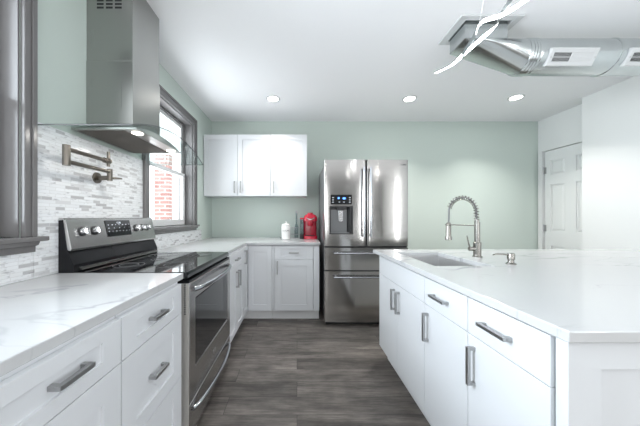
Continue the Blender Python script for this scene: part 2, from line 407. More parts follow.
# windows
def window(nm, W, casing_w, lights, zt, apron, stool_end):
    y0, y1, z0, z1 = W
    g = group_struct(nm, (XL, (y0 + y1) / 2, z0))
    X = XL
    m = MB(); t = .022
    m.box(X, X + t, y0 - casing_w, y0 - .001, z0, z1 + casing_w); m.box(X, X + t, y1 + .001, y1 + casing_w, z0, z1 + casing_w)
    m.box(X, X + t, y0 - .001, y1 + .001, z1, z1 + casing_w)
    # stepped outer bead
    m.box(X + t, X + t + .008, y1 + casing_w - .022, y1 + casing_w, z0, z1 + casing_w); m.box(X + t, X + t + .008, y0 - casing_w, y0 - casing_w + .022, z0, z1 + casing_w)
    m.box(X + t, X + t + .008, y0 - casing_w, y1 + casing_w, z1 + casing_w - .022, z1 + casing_w)
    m.build('casing', 'trim_grey', g, bevel=.003)
    m = MB(); e = .008
    m.box(X - .16, X - .0005, y0, y0 + e, z0, z1); m.box(X - .16, X - .0005, y1 - e, y1, z0, z1); m.box(X - .16, X - .0005, y0 + e, y1 - e, z1 - e, z1)
    m.build('jamb', 'trim_grey', g)
    m = MB(); m.box(X - .16, X + .052, y0 - casing_w - stool_end, y1 + casing_w + stool_end, z0 - .022, z0)
    m.build('stool', 'trim_grey', g, bevel=.004)
    m = MB(); m.prism([(X, z0 - .023), (X + .042, z0 - .023), (X + .034, z0 - .04), (X + .02, z0 - .045), (X + .02, apron), (X, apron)], 'y', y0 - casing_w, y1 + casing_w)
    m.build('apron', 'trim_grey', g, bevel=.002)
    m = MB(); q = .018
    m.box(X - .135, X - .085, y0 + e, y0 + e + q, z0, z1 - e); m.box(X - .135, X - .085, y1 - e - q, y1 - e, z0, z1 - e); m.box(X - .135, X - .085, y0 + e + q, y1 - e - q, z1 - e - q, z1 - e)
    m.build('track', 'trim_grey', g)
    a0, a1 = y0 + e + q, y1 - e - q; mid = zt
    for k, (xa, s0, s1) in enumerate(((X - .105, z0 + .001, mid + .03), (X - .132, mid - .01, z1 - e - q))):
        sw = .045; m = MB()
        bt = .065 if k == 0 else .04
        m.box(xa, xa + .025, a0, a0 + sw, s0, s1); m.box(xa, xa + .025, a1 - sw, a1, s0, s1)
        m.box(xa, xa + .025, a0 + sw, a1 - sw, s0, s0 + bt); m.box(xa, xa + .025, a0 + sw, a1 - sw, s1 - .04, s1)
        sa = m.build('sash', 'vinyl_white', g, bevel=.003)
        MB().box(xa + .010, xa + .014, a0 + sw, a1 - sw, s0 + bt, s1 - .04).build('pane', 'window_glass', sa)
    return g
window('window_1', W1, .050, 2, 1.72, 1.04, .034)
window('window_2', W2, .075, 2, 1.68, 1.05, .018)

# mosaic tile on the left wall: strip under the sills, full height behind the range
m = MB(); t = .009; X = XL
m.box(X, X + t, -1.0, W1[1] + .05, .9155, 1.039)
m.box(X, X + t, W1[1] + .0515, W2[0] - .0765, .9155, 1.655)
m.box(X, X + t, W2[0] - .075, 3.22, .9155, 1.049)
struct(m.build('wall_backsplash', 'mosaic'))

# ------------------------------------------------------------------ cabinets
class Fr:
    """a cabinet front: origin O, u along the run, v up, n out of the face"""
    def __init__(s, O, U, N): s.O, s.U, s.N, s.V = Vector(O), Vector(U), Vector(N), Vector((0, 0, 1))
    def p(s, u, v, n): return s.O + s.U * u + s.V * v + s.N * n
    def box(s, mb, u0, u1, v0, v1, n0, n1):
        a, b = s.p(u0, v0, n0), s.p(u1, v1, n1)
        mb.box(a.x, b.x, a.y, b.y, a.z, b.z); return mb
def front_panel(F, u0, u1, v0, v1, rail=.055, side=.06, flat=False, th=.02, rec=.008):
    mb = MB(); bm = mb.bm
    if flat:
        F.box(mb, u0, u1, v0, v1, -th, 0); return mb
    def ring(a0, a1, b0, b1, n): return [bm.verts.new(F.p(*q)) for q in ((a0, b0, n), (a1, b0, n), (a1, b1, n), (a0, b1, n))]
    back = ring(u0, u1, v0, v1, -th); out = ring(u0, u1, v0, v1, 0)
    inn = ring(u0 + side, u1 - side, v0 + rail, v1 - rail, 0); low = ring(u0 + side, u1 - side, v0 + rail, v1 - rail, -rec)
    for A, B in ((back, out), (out, inn), (inn, low)):
        for i in range(4): bm.faces.new((A[i], A[(i + 1) % 4], B[(i + 1) % 4], B[i]))
    bm.faces.new(low); bm.faces.new(list(reversed(back)))
    return mb
def pull(F, u, v, length, vert, parent, n=0.0, mat='handle_steel', w=.013, so=.032):
    mb = MB(); h = length / 2
    if vert:
        F.box(mb, u - w / 2, u + w / 2, v - h, v + h, n + so - w, n + so)
        for s in (-1, 1): F.box(mb, u - w / 2, u + w / 2, v + s * h - (w if s > 0 else 0), v + s * h + (0 if s > 0 else w), n + .0002, n + so - w)
    else:
        F.box(mb, u - h, u + h, v - w / 2, v + w / 2, n + so - w, n + so)
        for s in (-1, 1): F.box(mb, u + s * h - (w if s > 0 else 0), u + s * h + (0 if s > 0 else w), v - w / 2, v + w / 2, n + .0002, n + so - w)
    return mb.build('handle', mat, parent, bevel=.0012)
ZB, ZT, ZD = .115, .884, .73
def cabinet(label, F, width, depth, fronts, hollow=False, name='base_cabinet', cat='cabinet', group='white base cabinets', toe=True, z0=ZB, z1=ZT, mat='cabinet_white', toe_rec=.07):
    base = F.p(width / 2, 0, -depth / 2); base.z = 0 if toe else z0
    t = thing(name, label, cat, base, group)
    cb_ = MB()
    if hollow:
        F.box(cb_, .001, .018, z0, z1, -depth, -.0205); F.box(cb_, width - .018, width - .001, z0, z1, -depth, -.0205)
        F.box(cb_, .0185, width - .0185, z0, z0 + .018, -depth, -.0205); F.box(cb_, .0185, width - .0185, z0 + .019, z1, -depth, -depth + .012)
        F.box(cb_, .0185, width - .0185, z0 + .019, z1 - .02, -.034, -.0205)
    else: F.box(cb_, .001, width - .001, z0, z1, -depth, -.0205)
    cb_.build('carcass', mat, t)
    if toe: F.box(MB(), .001, width - .001, 0, z0 - .0005, -depth, -toe_rec).build('toe_kick', 'toe_white', t)
    for f in fronts:
        kind, u0, u1, v0, v1 = f[:5]; opt = f[5] if len(f) > 5 else {}
        mb = front_panel(F, u0 + .0015, u1 - .0015, v0 + .0015, v1 - .0015, opt.get('rail', .055), opt.get('side', .06), opt.get('flat', False))
        p = mb.build(kind, mat, t, bevel=.0012)
        if 'h' in opt:
            hu, hv, hl, vert = opt['h']; pull(F, hu, hv, hl, vert, p, n=opt.get('hn', 0))
    return t

# left run, near the camera
FL = Fr((-.57, 0, 0), (0, 1, 0), (1, 0, 0)); DPL = .655
def left(y0): return Fr((-.57, y0, 0), (0, 1, 0), (1, 0, 0))
dr = dict(rail=.042, side=.075)
cabinet('white base cabinet nearest the camera on the left, drawer above a door', left(.345), .466, DPL,
        [('drawer', 0, .466, ZD, .875, dict(dr, h=(.283, .803, .102, False), hn=-.008)), ('door', 0, .466, ZB + .003, ZD, dict(rail=.08, side=.075))])
cabinet('white three-drawer base cabinet between the near cabinet and the range', left(.813), .422, DPL,
        [('drawer', 0, .422, ZD, .875, dict(dr, h=(.209, .803, .10, False), hn=-.008)), ('drawer', 0, .422, .42, ZD, dict(rail=.06, side=.075, h=(.209, .575, .10, False), hn=-.008)),
         ('drawer', 0, .422, ZB + .003, .42, dict(rail=.06, side=.075, h=(.209, .27, .10, False), hn=-.008))])
cabinet('white base cabinet just out of frame at the lower left edge', left(-.25), .593, DPL,
        [('drawer', 0, .593, ZD, .875, dr), ('door', 0, .593, ZB + .003, ZD, dict(rail=.08, side=.075))])
# left run beyond the range
cabinet('white base cabinet right beyond the range, drawer over a pair of doors', left(2.092), .565, DPL,
        [('drawer', 0, .565, ZD, .875, dict(dr, side=.06, h=(.29, .803, .13, False), hn=-.008)),
         ('door', 0, .2825, ZB + .003, ZD, dict(h=(.245, .62, .15, True), side=.055)), ('door', .2825, .565, ZB + .003, ZD, dict(h=(.325, .62, .15, True), side=.055))])
# corner cabinet with two leaves meeting at the inner corner
YF = 2.90
t = thing('corner_cabinet', 'white corner base cabinet with two folding leaves under the counter bend', 'cabinet', (-.85, 3.2, 0), 'white base cabinets')
MB().prism([(-1.225, 2.66), (-.591, 2.66), (-.591, YF + .021), (-.292, YF + .021), (-.292, YB - .001), (-1.225, YB - .001)], 'z', ZB, ZT).build('carcass', 'cabinet_white', t)
MB().prism([(-1.225, 2.66), (-.64, 2.66), (-.64, YF + .07), (-.292, YF + .07), (-.292, YB - .001), (-1.225, YB - .001)], 'z', 0, ZB - .0005).build('toe_kick', 'toe_white', t)
p = front_panel(left(2.66), .0015, .236, ZB + .003, .875, .07, .055).build('door', 'cabinet_white', t, bevel=.0012)
pull(left(2.66), .05, .77, .15, True, p)
FB = Fr((0, YF, 0), (1, 0, 0), (0, -1, 0))
front_panel(FB, -.566, -.293, ZB + .003, .875, .07, .055).build('door', 'cabinet_white', t, bevel=.0012)
cabinet('white base cabinet beside the refrigerator, one drawer over one door', Fr((-.29, YF, 0), (1, 0, 0), (0, -1, 0)), .55, YB - YF - .002,
        [('filler', 0, .026, ZB + .003, .875, dict(flat=True)), ('drawer', .028, .478, ZD - .02, .875, dict(rail=.04, side=.075, h=(.255, .79, .11, False), hn=-.008)), ('door', .028, .478, ZB + .003, ZD - .02, dict(rail=.07, side=.075, h=(.062, .62, .15, True))),
         ('filler', .48, .55, ZB + .003, .875, dict(flat=True))])

# countertops
tag(MB().prism([(-1.2305, -.25), (-.583, -.25), (-.583, 1.285), (-1.2305, 1.285)], 'z', .885, .915).build('countertop', 'quartz', bevel=.003),
    'white veined quartz countertop left of the range, nearest the camera', 'countertop', 'white quartz countertops')
tag(MB().prism([(-1.2305, 2.088), (-.583, 2.088), (-.583, YF - .028), (.268, YF - .028), (.268, YB - .001), (-1.2305, YB - .001)], 'z', .885, .915).build('countertop', 'quartz', bevel=.003),
    'L-shaped white quartz countertop beyond the range, under the coffee maker', 'countertop', 'white quartz countertops')

# upper cabinets on the back wall
YU = 3.30
FU = Fr((-1.234, YU, 0), (1, 0, 0), (0, -1, 0)); ZU0, ZU1 = 1.484, 2.297
cabinet('white wall cabinet with two doors, left of the pair over the back counter', FU, .880, .328,
        [('door', 0, .449, ZU0, ZU1, dict(rail=.07, side=.06, h=(.41, 1.60, .15, True))), ('door', .449, .880, ZU0, ZU1, dict(rail=.07, side=.06, h=(.49, 1.60, .15, True)))],
        name='wall_cabinet', group='white wall cabinets', toe=False, z0=ZU0, z1=ZU1)
cabinet('white single-door wall cabinet, nearer the refrigerator', Fr((-.352, YU, 0), (1, 0, 0), (0, -1, 0)), .484, .328,
        [('door', 0, .484, ZU0, ZU1, dict(rail=.07, side=.06, h=(.045, 1.60, .15, True)))],
        name='wall_cabinet', group='white wall cabinets', toe=False, z0=ZU0, z1=ZU1)

# ------------------------------------------------------------------ island
XI = .70
def isl(y0): return Fr((XI, y0, 0), (0, 1, 0), (-1, 0, 0))
fl = dict(flat=True)
cabinet('white sink base cabinet of the island, far end, two doors under one wide panel', isl(1.373), .753, .60,
        [('false_drawer_front', 0, .753, ZD, .875, fl), ('door', 0, .377, ZB + .003, ZD, dict(flat=True, h=(.335, .615, .15, True))), ('door', .377, .753, ZB + .003, ZD, dict(flat=True, h=(.415, .615, .15, True)))], hollow=True, name='island_cabinet', group='white island cabinets')
cabinet('white island cabinet in the middle, drawer over door beside the sink cabinet', isl(1.025), .348, .60,
        [('drawer', 0, .348, ZD, .875, dict(flat=True, h=(.19, .803, .125, False))), ('door', 0, .348, ZB + .003, ZD, dict(flat=True, h=(.31, .615, .15, True)))], name='island_cabinet', group='white island cabinets')
cabinet('white island cabinet nearest the camera, drawer over door at the end panel', isl(.689), .336, .60,
        [('drawer', 0, .336, ZD, .875, dict(flat=True, h=(.185, .803, .125, False))), ('door', 0, .336, ZB + .003, ZD, dict(flat=True, h=(.297, .615, .15, True)))], name='island_cabinet', group='white island cabinets')
t = thing('island_end_panel', 'white shaker panel closing the near end of the island', 'panel', (1.7, .66, 0))
MB().box(XI + .012, XI + .6, .668, .688, 0, ZT).build('filler', 'cabinet_white', t)
FE = Fr((XI, .645, 0), (1, 0, 0), (0, -1, 0))
for k in range(3):
    front_panel(FE, k * .655, k * .655 + .653, .002, ZT, .077, .086, th=.0225, rec=.012).build('panel', 'cabinet_white', t, bevel=.0012)
cabinet('plain white cabinet row on the far side of the island, hidden from the aisle', Fr((2.66, .69, 0), (0, 1, 0), (1, 0, 0)), 1.436, 1.34,
        [('door', 0, .718, ZB + .003, .875, dict(rail=.07, side=.07)), ('door', .718, 1.436, ZB + .003, .875, dict(rail=.07, side=.07))], name='island_cabinet', group='white island cabinets')
# top with sink cut-out
SX0, SX1, SY0, SY1 = .814, 1.16, 1.47, 2.055
bm = MB(); q = bm.bm
def slab_ring(x0, x1, y0, y1, z, rad=0.0):
    if not rad: return [(x0, y0, z), (x1, y0, z), (x1, y1, z), (x0, y1, z)]
xs = [.68, SX0, SX1, 2.95]; ys = [.625, SY0, SY1, 2.235]
vt = [[[q.verts.new((x, y, z)) for z in (.885, .915)] for y in ys] for x in xs]
for i in range(3):
    for j in range(3):
        if i == 1 and j == 1: continue
        q.faces.new((vt[i][j][1], vt[i + 1][j][1], vt[i + 1][j + 1][1], vt[i][j + 1][1]))
        q.faces.new((vt[i][j + 1][0], vt[i + 1][j + 1][0], vt[i + 1][j][0], vt[i][j][0]))
for i in range(3):
    for j in (0, 3): q.faces.new((vt[i][j][0], vt[i + 1][j][0], vt[i + 1][j][1], vt[i][j][1]))
    for k in (0, 3): q.faces.new((vt[k][i][0], vt[k][i + 1][0], vt[k][i + 1][1], vt[k][i][1]))
for (a, b) in (((1, 1), (2, 1)), ((2, 1), (2, 2)), ((2, 2), (1, 2)), ((1, 2), (1, 1))):
    q.faces.new((vt[a[0]][a[1]][0], vt[b[0]][b[1]][0], vt[b[0]][b[1]][1], vt[a[0]][a[1]][1]))
tag(bm.build('countertop', 'quartz', bevel=.003), 'wide white quartz island top with a sink cut into it', 'countertop', 'white quartz countertops')
# sink
t = thing('sink', 'undermount stainless steel sink sunk into the island top', 'sink', ((SX0 + SX1) / 2, (SY0 + SY1) / 2, .665))
e = .012; zb = .675
m = MB()
o_ = [(SX0 - e, SY0 - e), (SX1 + e, SY0 - e), (SX1 + e, SY1 + e), (SX0 - e, SY1 + e)]
i_ = [(SX0 - .004, SY0 - .004), (SX1 + .004, SY0 - .004), (SX1 + .004, SY1 + .004), (SX0 - .004, SY1 + .004)]
m.loft([[(x, y, zb - .006) for x, y in o_], [(x, y, .8845) for x, y in o_], [(x, y, .8845) for x, y in i_], [(x, y, zb) for x, y in i_]])
m.build('basin', 'steel_sink', t, bevel=.006)
m = MB(); cxs, cys = (SX0 + SX1) / 2, (SY0 + SY1) / 2
m.lathe(cxs, cys, [(.055, zb), (.055, zb + .003), (.04, zb + .0035), (.036, zb + .001)])
m.build('drain', 'chrome', t, smooth=True)

# faucet
FXc, FYc = 1.305, 1.81
t = thing('kitchen_faucet', 'tall spring-neck pull-down kitchen faucet beside the island sink', 'faucet', (FXc, FYc, .915))
m = MB(); m.lathe(FXc, FYc, [(.031, .9152), (.031, .921), (.025, .923), (.025, 1.02), (.018, 1.024), (.018, 1.165), (.013, 1.168), (.013, 1.19)])
m.build('column', 'nickel', t, smooth=True)
xl = FXc - .205; xr = FXc - .008
arc = []
for k in range(41):
    a = math.pi * (1 - k / 40); arc.append(((xl + xr) / 2 + (xr - xl) / 2 * math.cos(a), FYc, 1.245 + .098 * math.sin(a)))
arc = list(reversed(arc))           # from the column over to the spray head
path = [(xr + .004, FYc, 1.185), (xr + .002, FYc, 1.215)] + arc + [(xl, FYc, 1.2), (xl - .003, FYc, 1.16)]
MB().tube(path, .0062, seg=10).build('hose', 'grey_plastic', t, smooth=True)
# coil spring wound around the hose
sp = [Vector(p) for p in ([(xr + .004, FYc, 1.17)] + path[:2] + arc[:38])]
seglen = [0]
for a, b in zip(sp, sp[1:]): seglen.append(seglen[-1] + (b - a).length)
coil = []; turns = 18; N = turns * 12
for k in range(N + 1):
    s = seglen[-1] * k / N; i = 0
    while i < len(sp) - 2 and seglen[i + 1] < s: i += 1
    f = (s - seglen[i]) / max(1e-9, seglen[i + 1] - seglen[i]); c0 = sp[i].lerp(sp[i + 1], f)
    dd = (sp[min(i + 2, len(sp) - 1)] - sp[max(i - 1, 0)]).normalized(); ny = Vector((0, 1, 0)); nx = dd.cross(ny).normalized()
    a = 2 * math.pi * k / 12; coil.append(c0 + (nx * math.cos(a) + ny * math.sin(a)) * .0145)
MB().tube(coil, .0032, seg=6).build('spring', 'nickel', t, smooth=True)
m = MB(); m.lathe(xl - .003, FYc, [(.009, 1.165), (.012, 1.16), (.016, 1.15), (.018, 1.07), (.022, 1.055), (.022, 1.04), (.017, 1.037)]); m.build('spray_head', 'nickel', t, smooth=True)
m = MB(); m.cyl((FXc, FYc, 1.142), (xl, FYc, 1.147), .0045, seg=10); m.tube([(xl + .021 * math.cos(a_ * math.pi / 12), FYc + .021 * math.sin(a_ * math.pi / 12), 1.147) for a_ in range(24)], .004, seg=8, close=True)
m.build('holder_arm', 'nickel', t, smooth=True)
m = MB(); m.cyl((FXc - .02, FYc, .975), (FXc - .06, FYc, .972), .016, .014); m.tube([(FXc - .052, FYc, .98), (FXc - .062, FYc, 1.01), (FXc - .075, FYc, 1.07)], [.006, .005, .004], seg=10)
m.build('lever', 'nickel', t, smooth=True)
# soap dispenser
DX, DY = 1.306, 1.526
t = thing('soap_dispenser', 'small deck-mounted soap dispenser with long spout near the faucet', 'soap dispenser', (DX, DY, .915))
m = MB(); m.lathe(DX, DY, [(.026, .9152), (.026, .921), (.016, .926), (.0145, .94), (.019, .944), (.0195, .975), (.017, .982), (.004, .984)]); m.build('pump', 'nickel', t, smooth=True)
MB().tube([(DX, DY, .972), (DX - .05, DY, .976), (DX - .09, DY, .977), (DX - .108, DY, .972)], [.006, .005, .004, .004], seg=10).build('spout', 'nickel', t, smooth=True)

# ------------------------------------------------------------------ range
RY0, RY1 = 1.288, 2.062
t = thing('electric_range', 'freestanding stainless and black electric range between the left counters', 'stove', (-.9, (RY0 + RY1) / 2, 0))
MB().box(-1.226, -.60, RY0, RY1, .03, .894).build('body', 'black_enamel', t, bevel=.002)
for px, py in ((-1.16, RY0 + .06), (-1.16, RY1 - .06), (-.66, RY0 + .06), (-.66, RY1 - .06)):
    MB().cyl((px, py, 0), (px, py, .029), .018, seg=14).build('foot', 'black_plastic', t)
m = MB(); m.prism([(-1.15, .8945), (-.60, .8945), (-.575, .878), (-.563, .886), (-.563, .904), (-.572, .918), (-1.15, .918)], 'y', RY0, RY1)
ct = m.build('cooktop', 'black_glass', t, bevel=.002)
for bx, by, br in ((-.73, 1.50, .10), (-.73, 1.88, .085), (-1.0, 1.49, .08), (-1.0, 1.88, .10), (-.93, 1.69, .05)):
    m = MB()
    for rr in (br, br * .62):
        m.tube([(bx + rr * math.cos(2 * math.pi * k / 40), by + rr * math.sin(2 * math.pi * k / 40), .9182) for k in range(40)], .0011, seg=6, close=True)
    m.build('burner_ring', 'ring_grey', ct)
# backguard: black shell, tilted steel control panel
m = MB(); m.prism([(-1.2305, .895), (-1.151, .895), (-1.151, .955), (-1.1845, 1.03), (-1.2065, 1.185), (-1.2305, 1.185)], 'y', RY0, RY1)
bg = m.build('backguard', 'black_enamel', t, bevel=.002)
MB().prism([(-1.150, .925), (-1.130, .925), (-1.130, .93), (-1.150, .938)], 'y', RY0 + .03, RY1 - .03).build('rear_trim', 'steel_range', t)
P0, P1 = Vector((-1.166, 0, 1.028)), Vector((-1.197, 0, 1.198))
m = MB(); m.prism([(-1.2305, 1.1855), (-1.206, 1.1855), (-1.184, 1.03), (P0.x, P0.z - .004), (P0.x + .003, P0.z + .008), (P1.x + .002, P1.z - .008), (P1.x - .006, P1.z), (-1.2305, P1.z)], 'y', RY0 - .001, RY1 + .001)
cp = m.build('control_panel', 'steel_range', t, bevel=.004)
tv = (P1 - P0).normalized(); nv = Vector((tv.z, 0, -tv.x)).normalized()
def onp(y, s, n=0): return P0.lerp(P1, s) + Vector((0, y, 0)) + nv * (n + .0025)
for y in (1.375, 1.460, 1.835, 1.90, 1.965):
    s = .56
    kb = MB(); kb.tube([onp(y, s, .0004), onp(y, s, .004), onp(y, s, .006)], [.026, .026, .024], seg=28)
    k_ = kb.build('knob', 'black_plastic', cp, smooth=True)
    kk = MB(); kk.tube([onp(y, s, .006), onp(y, s, .024), onp(y, s, .027)], [.0205, .018, .016], seg=28)
    a0 = onp(y, s, .026)
    kk.loft([[a0 + Vector((0, dy, 0)) + tv * ds + nv * n_ for dy, ds in ((-.004, -.02), (.004, -.02), (.004, .02), (-.004, .02))] for n_ in (0, .009)])
    kk.build('knob_cap', 'chrome', k_, smooth=True)
m = MB(); m.loft([[onp(y, s, n_) for y, s in ((1.548, .30), (1.772, .30), (1.772, .90), (1.548, .90))] for n_ in (.0002, .003)])
ds_ = m.build('display', 'black_glass', cp, bevel=.001)
m = MB()
for r_, (s, cnt) in enumerate(((.48, 7), (.60, 5), (.72, 7))):
    for k in range(cnt):
        y = 1.564 + k * .19 / (cnt - 1); wv = random.uniform(.004, .011)
        MB().loft([[onp(y + a, s + b, n_) for a, b in ((0, 0), (wv, 0), (wv, .022), (0, .022))] for n_ in (.0031, .0034)]).build('button_mark', 'display_white', ds_)
rot = Matrix((Vector((0, 1, 0)), tv, nv)).transposed()
text('clock_digits', '12:30', .018, 'display_white', ds_, onp(1.66, .80, .0032), rot, .0002)
# front
MB().prism([(-.599, .80), (-.558, .80), (-.556, .874), (-.575, .876), (-.599, .876)], 'y', RY0 + .002, RY1 - .002).build('front_rail', 'black_enamel', t)
dX = -.553; OZ0, OZ1 = .235, .862
m = MB(); bmx = m.bm; wy0, wy1, wz0, wz1 = 1.365, 1.985, .39, .765
def rg(x, a0, a1, b0, b1): return [bmx.verts.new((x, y, z)) for y, z in ((a0, b0), (a1, b0), (a1, b1), (a0, b1))]
B_ = rg(-.5985, RY0 + .001, RY1 - .001, OZ0, OZ1); O_ = rg(dX, RY0 + .001, RY1 - .001, OZ0, OZ1); I_ = rg(dX, wy0, wy1, wz0, wz1); L_ = rg(dX - .006, wy0 + .006, wy1 - .006, wz0 + .006, wz1 - .006)
for A, Bq in ((B_, O_), (O_, I_), (I_, L_)):
    for i in range(4): bmx.faces.new((A[i], A[(i + 1) % 4], Bq[(i + 1) % 4], Bq[i]))
bmx.faces.new(list(reversed(B_))); bmx.faces.new(L_)
od = m.build('oven_door', 'steel_range', t, bevel=.004)
MB().box(-.595, dX - .0045, RY0 - .0035, RY0 + .0005, .06, OZ1 - .004).build('door_edge', 'satin_steel', od)
MB().box(dX - .0055, dX - .002, wy0 + .007, wy1 - .007, wz0 + .007, wz1 - .007).build('oven_window', 'black_glass', od)
hp = [(dX + .002 + .052 * math.sin(math.pi * k / 24) ** .55, RY0 + .045 + (RY1 - RY0 - .09) * k / 24, .818) for k in range(25)]
MB().tube(hp, .0135, seg=14).build('door_handle', 'steel_cool', od, smooth=True)
MB().box(dX + .0002, dX + .002, 1.64, 1.70, .298, .322).build('badge', 'chrome', od, bevel=.0005)
m = MB()
for k in range(14):
    z = .70 + k * .0115; m.box(-.580, -.572, RY0 - .0036, RY0 - .0042, z, z + .0065)
m.build('vent_slots', 'black_plastic', od)
m = MB(); m.box(-.5985, dX, RY0 + .001, RY1 - .001, .055, .228); wd = m.build('storage_drawer', 'steel_range', t, bevel=.004)
hp = [(dX + .001 + .045 * math.sin(math.pi * k / 24) ** .6, RY0 + .04 + (RY1 - RY0 - .08) * k / 24, .185) for k in range(25)]
MB().tube(hp, .0115, seg=14).build('drawer_handle', 'steel_cool', wd, smooth=True)

# ------------------------------------------------------------------ range hood
HYc = 1.615
t = thing('range_hood', 'wall-mounted stainless chimney range hood with curved glass over the range', 'range hood', (-1.1, HYc, 1.63))
cy0, cy1, cxf = 1.469, 1.759, -.964
ch = MB().box(XL + .0005, cxf, cy0, cy1, 1.735, 2.12).build('chimney', 'steel_hood', t, bevel=.002)
up = MB().box(XL + .0005, cxf - .003, cy0 + .003, cy1 - .003, 2.121, H - .001).build('upper_chimney', 'steel_hood', t, bevel=.002)
m = MB()
for cx in (-1.158, -1.105, -1.052):
    for k in range(5): m.box(cx - .02, cx + .02, cy0 + .0025, cy0 + .0035, 2.43 + k * .021, 2.442 + k * .021)
m.build('vent_slots', 'black_plastic', up)
gy0, gy1, gx = 1.17, 2.06, -.775
def gz(y): return 1.725 - .095 * ((y - HYc) / .445) ** 2
m = MB(); N = 28
top = [[(x, gy0 + (gy1 - gy0) * k / N, gz(gy0 + (gy1 - gy0) * k / N) + dz) for x, dz in ((XL + .0105, 0), (gx, 0), (gx, .008), (XL + .0105, .008))] for k in range(N + 1)]
m.loft(top); gl = m.build('glass_canopy', 'hood_glass', t, smooth=True)
m = MB()
for zz, dz in ((0, .0), ):
    m.tube([(gx + .001, gy0 + (gy1 - gy0) * k / N, gz(gy0 + (gy1 - gy0) * k / N) + .004) for k in range(N + 1)], .0028, seg=6)
    m.tube([(XL + .012 + (gx - XL - .012) * k / 6, gy0 - .001, gz(gy0) + .004) for k in range(7)], .0028, seg=6)
m.tube([(XL + .012 + (gx - XL - .012) * k / 6, gy1 + .001, gz(gy1) + .004) for k in range(7)], .002, seg=6)
MB_edge = m.build('glass_edge', 'ring_grey', gl, smooth=True)
by0, by1, bx = 1.36, 1.87, -.865
m = MB(); N2 = 14
m.loft([[(XL + .0105, y, 1.680), (bx, y, 1.680), (bx - .012, y, gz(y) - .001), (XL + .0105, y, gz(y) - .001)] for y in [by0 + (by1 - by0) * k / N2 for k in range(N2 + 1)]])
m.build('canopy_body', 'steel_hood', t, bevel=.002)
for k in range(2):
    y0 = by0 + .02 + k * (by1 - by0 - .03) / 2; y1 = y0 + (by1 - by0 - .05) / 2
    fm = MB().box(XL + .03, bx - .085, y0, y1, 1.6775, 1.6796)
    n_ = int((y1 - y0) / .012)
    for j in range(n_): fm.box(XL + .035, bx - .09, y0 + j * .012 + .004, y0 + j * .012 + .009, 1.675, 1.6776)
    fm.build('grease_filter', 'filter_metal', t)
for y in (1.424, 1.80):
    MB().lathe(-.908, y, [(.028, 1.676), (.03, 1.6798)]).build('hood_light', 'hood_lamp', t)
    l = bpy.data.lights.new('hood_lamp', 'AREA'); l.shape = 'DISK'; l.size = .05; l.energy = 0.7; l.color = (1, .97, .92)
    o = bpy.data.objects.new('hood_lamp', l); C.objects.link(o); o.location = (-.908, y, 1.672)
# ------------------------------------------------------------------ pot filler
t = thing('pot_filler', 'folded nickel pot filler faucet on the tile wall over the range', 'faucet', (-1.2, 1.536, 1.443))
xw = XL + .0095
m = MB(); m.cyl((xw, 1.536, 1.443), (xw + .008, 1.536, 1.443), .034, .032, seg=28); m.cyl((xw + .008, 1.536, 1.443), (-1.15, 1.536, 1.443), .014); m.build('wall_flange', 'bronze_nickel', t, smooth=True)
m = MB(); m.tube([(-1.15, 1.536, 1.425), (-1.15, 1.536, 1.497)], .0145, seg=18); m.build('swivel_joint', 'bronze_nickel', t, smooth=True)
MB().tube([(-1.15, 1.536, 1.48), (-1.15, 1.25, 1.48)], .0105, seg=14).build('lower_arm', 'bronze_nickel', t, smooth=True)
MB().tube([(-1.15, 1.247, 1.459), (-1.15, 1.247, 1.562)], .0165, seg=20).build('elbow_post', 'bronze_nickel', t, smooth=True)
MB().tube([(-1.15, 1.25, 1.543), (-1.15, 1.515, 1.543)], .0105, seg=14).build('upper_arm', 'bronze_nickel', t, smooth=True)
m = MB(); m.tube([(-1.15, 1.525, 1.51), (-1.15, 1.525, 1.60)], .009, seg=14); m.tube([(-1.15, 1.49, 1.543), (-1.15, 1.535, 1.543)], .0155, seg=16); m.build('spout', 'bronze_nickel', t, smooth=True)
m = MB(); m.tube([(-1.15, 1.54, 1.443), (-1.13, 1.55, 1.443), (-1.11, 1.585, 1.446)], [.009, .007, .005], seg=12); m.build('lever', 'bronze_nickel', t, smooth=True)

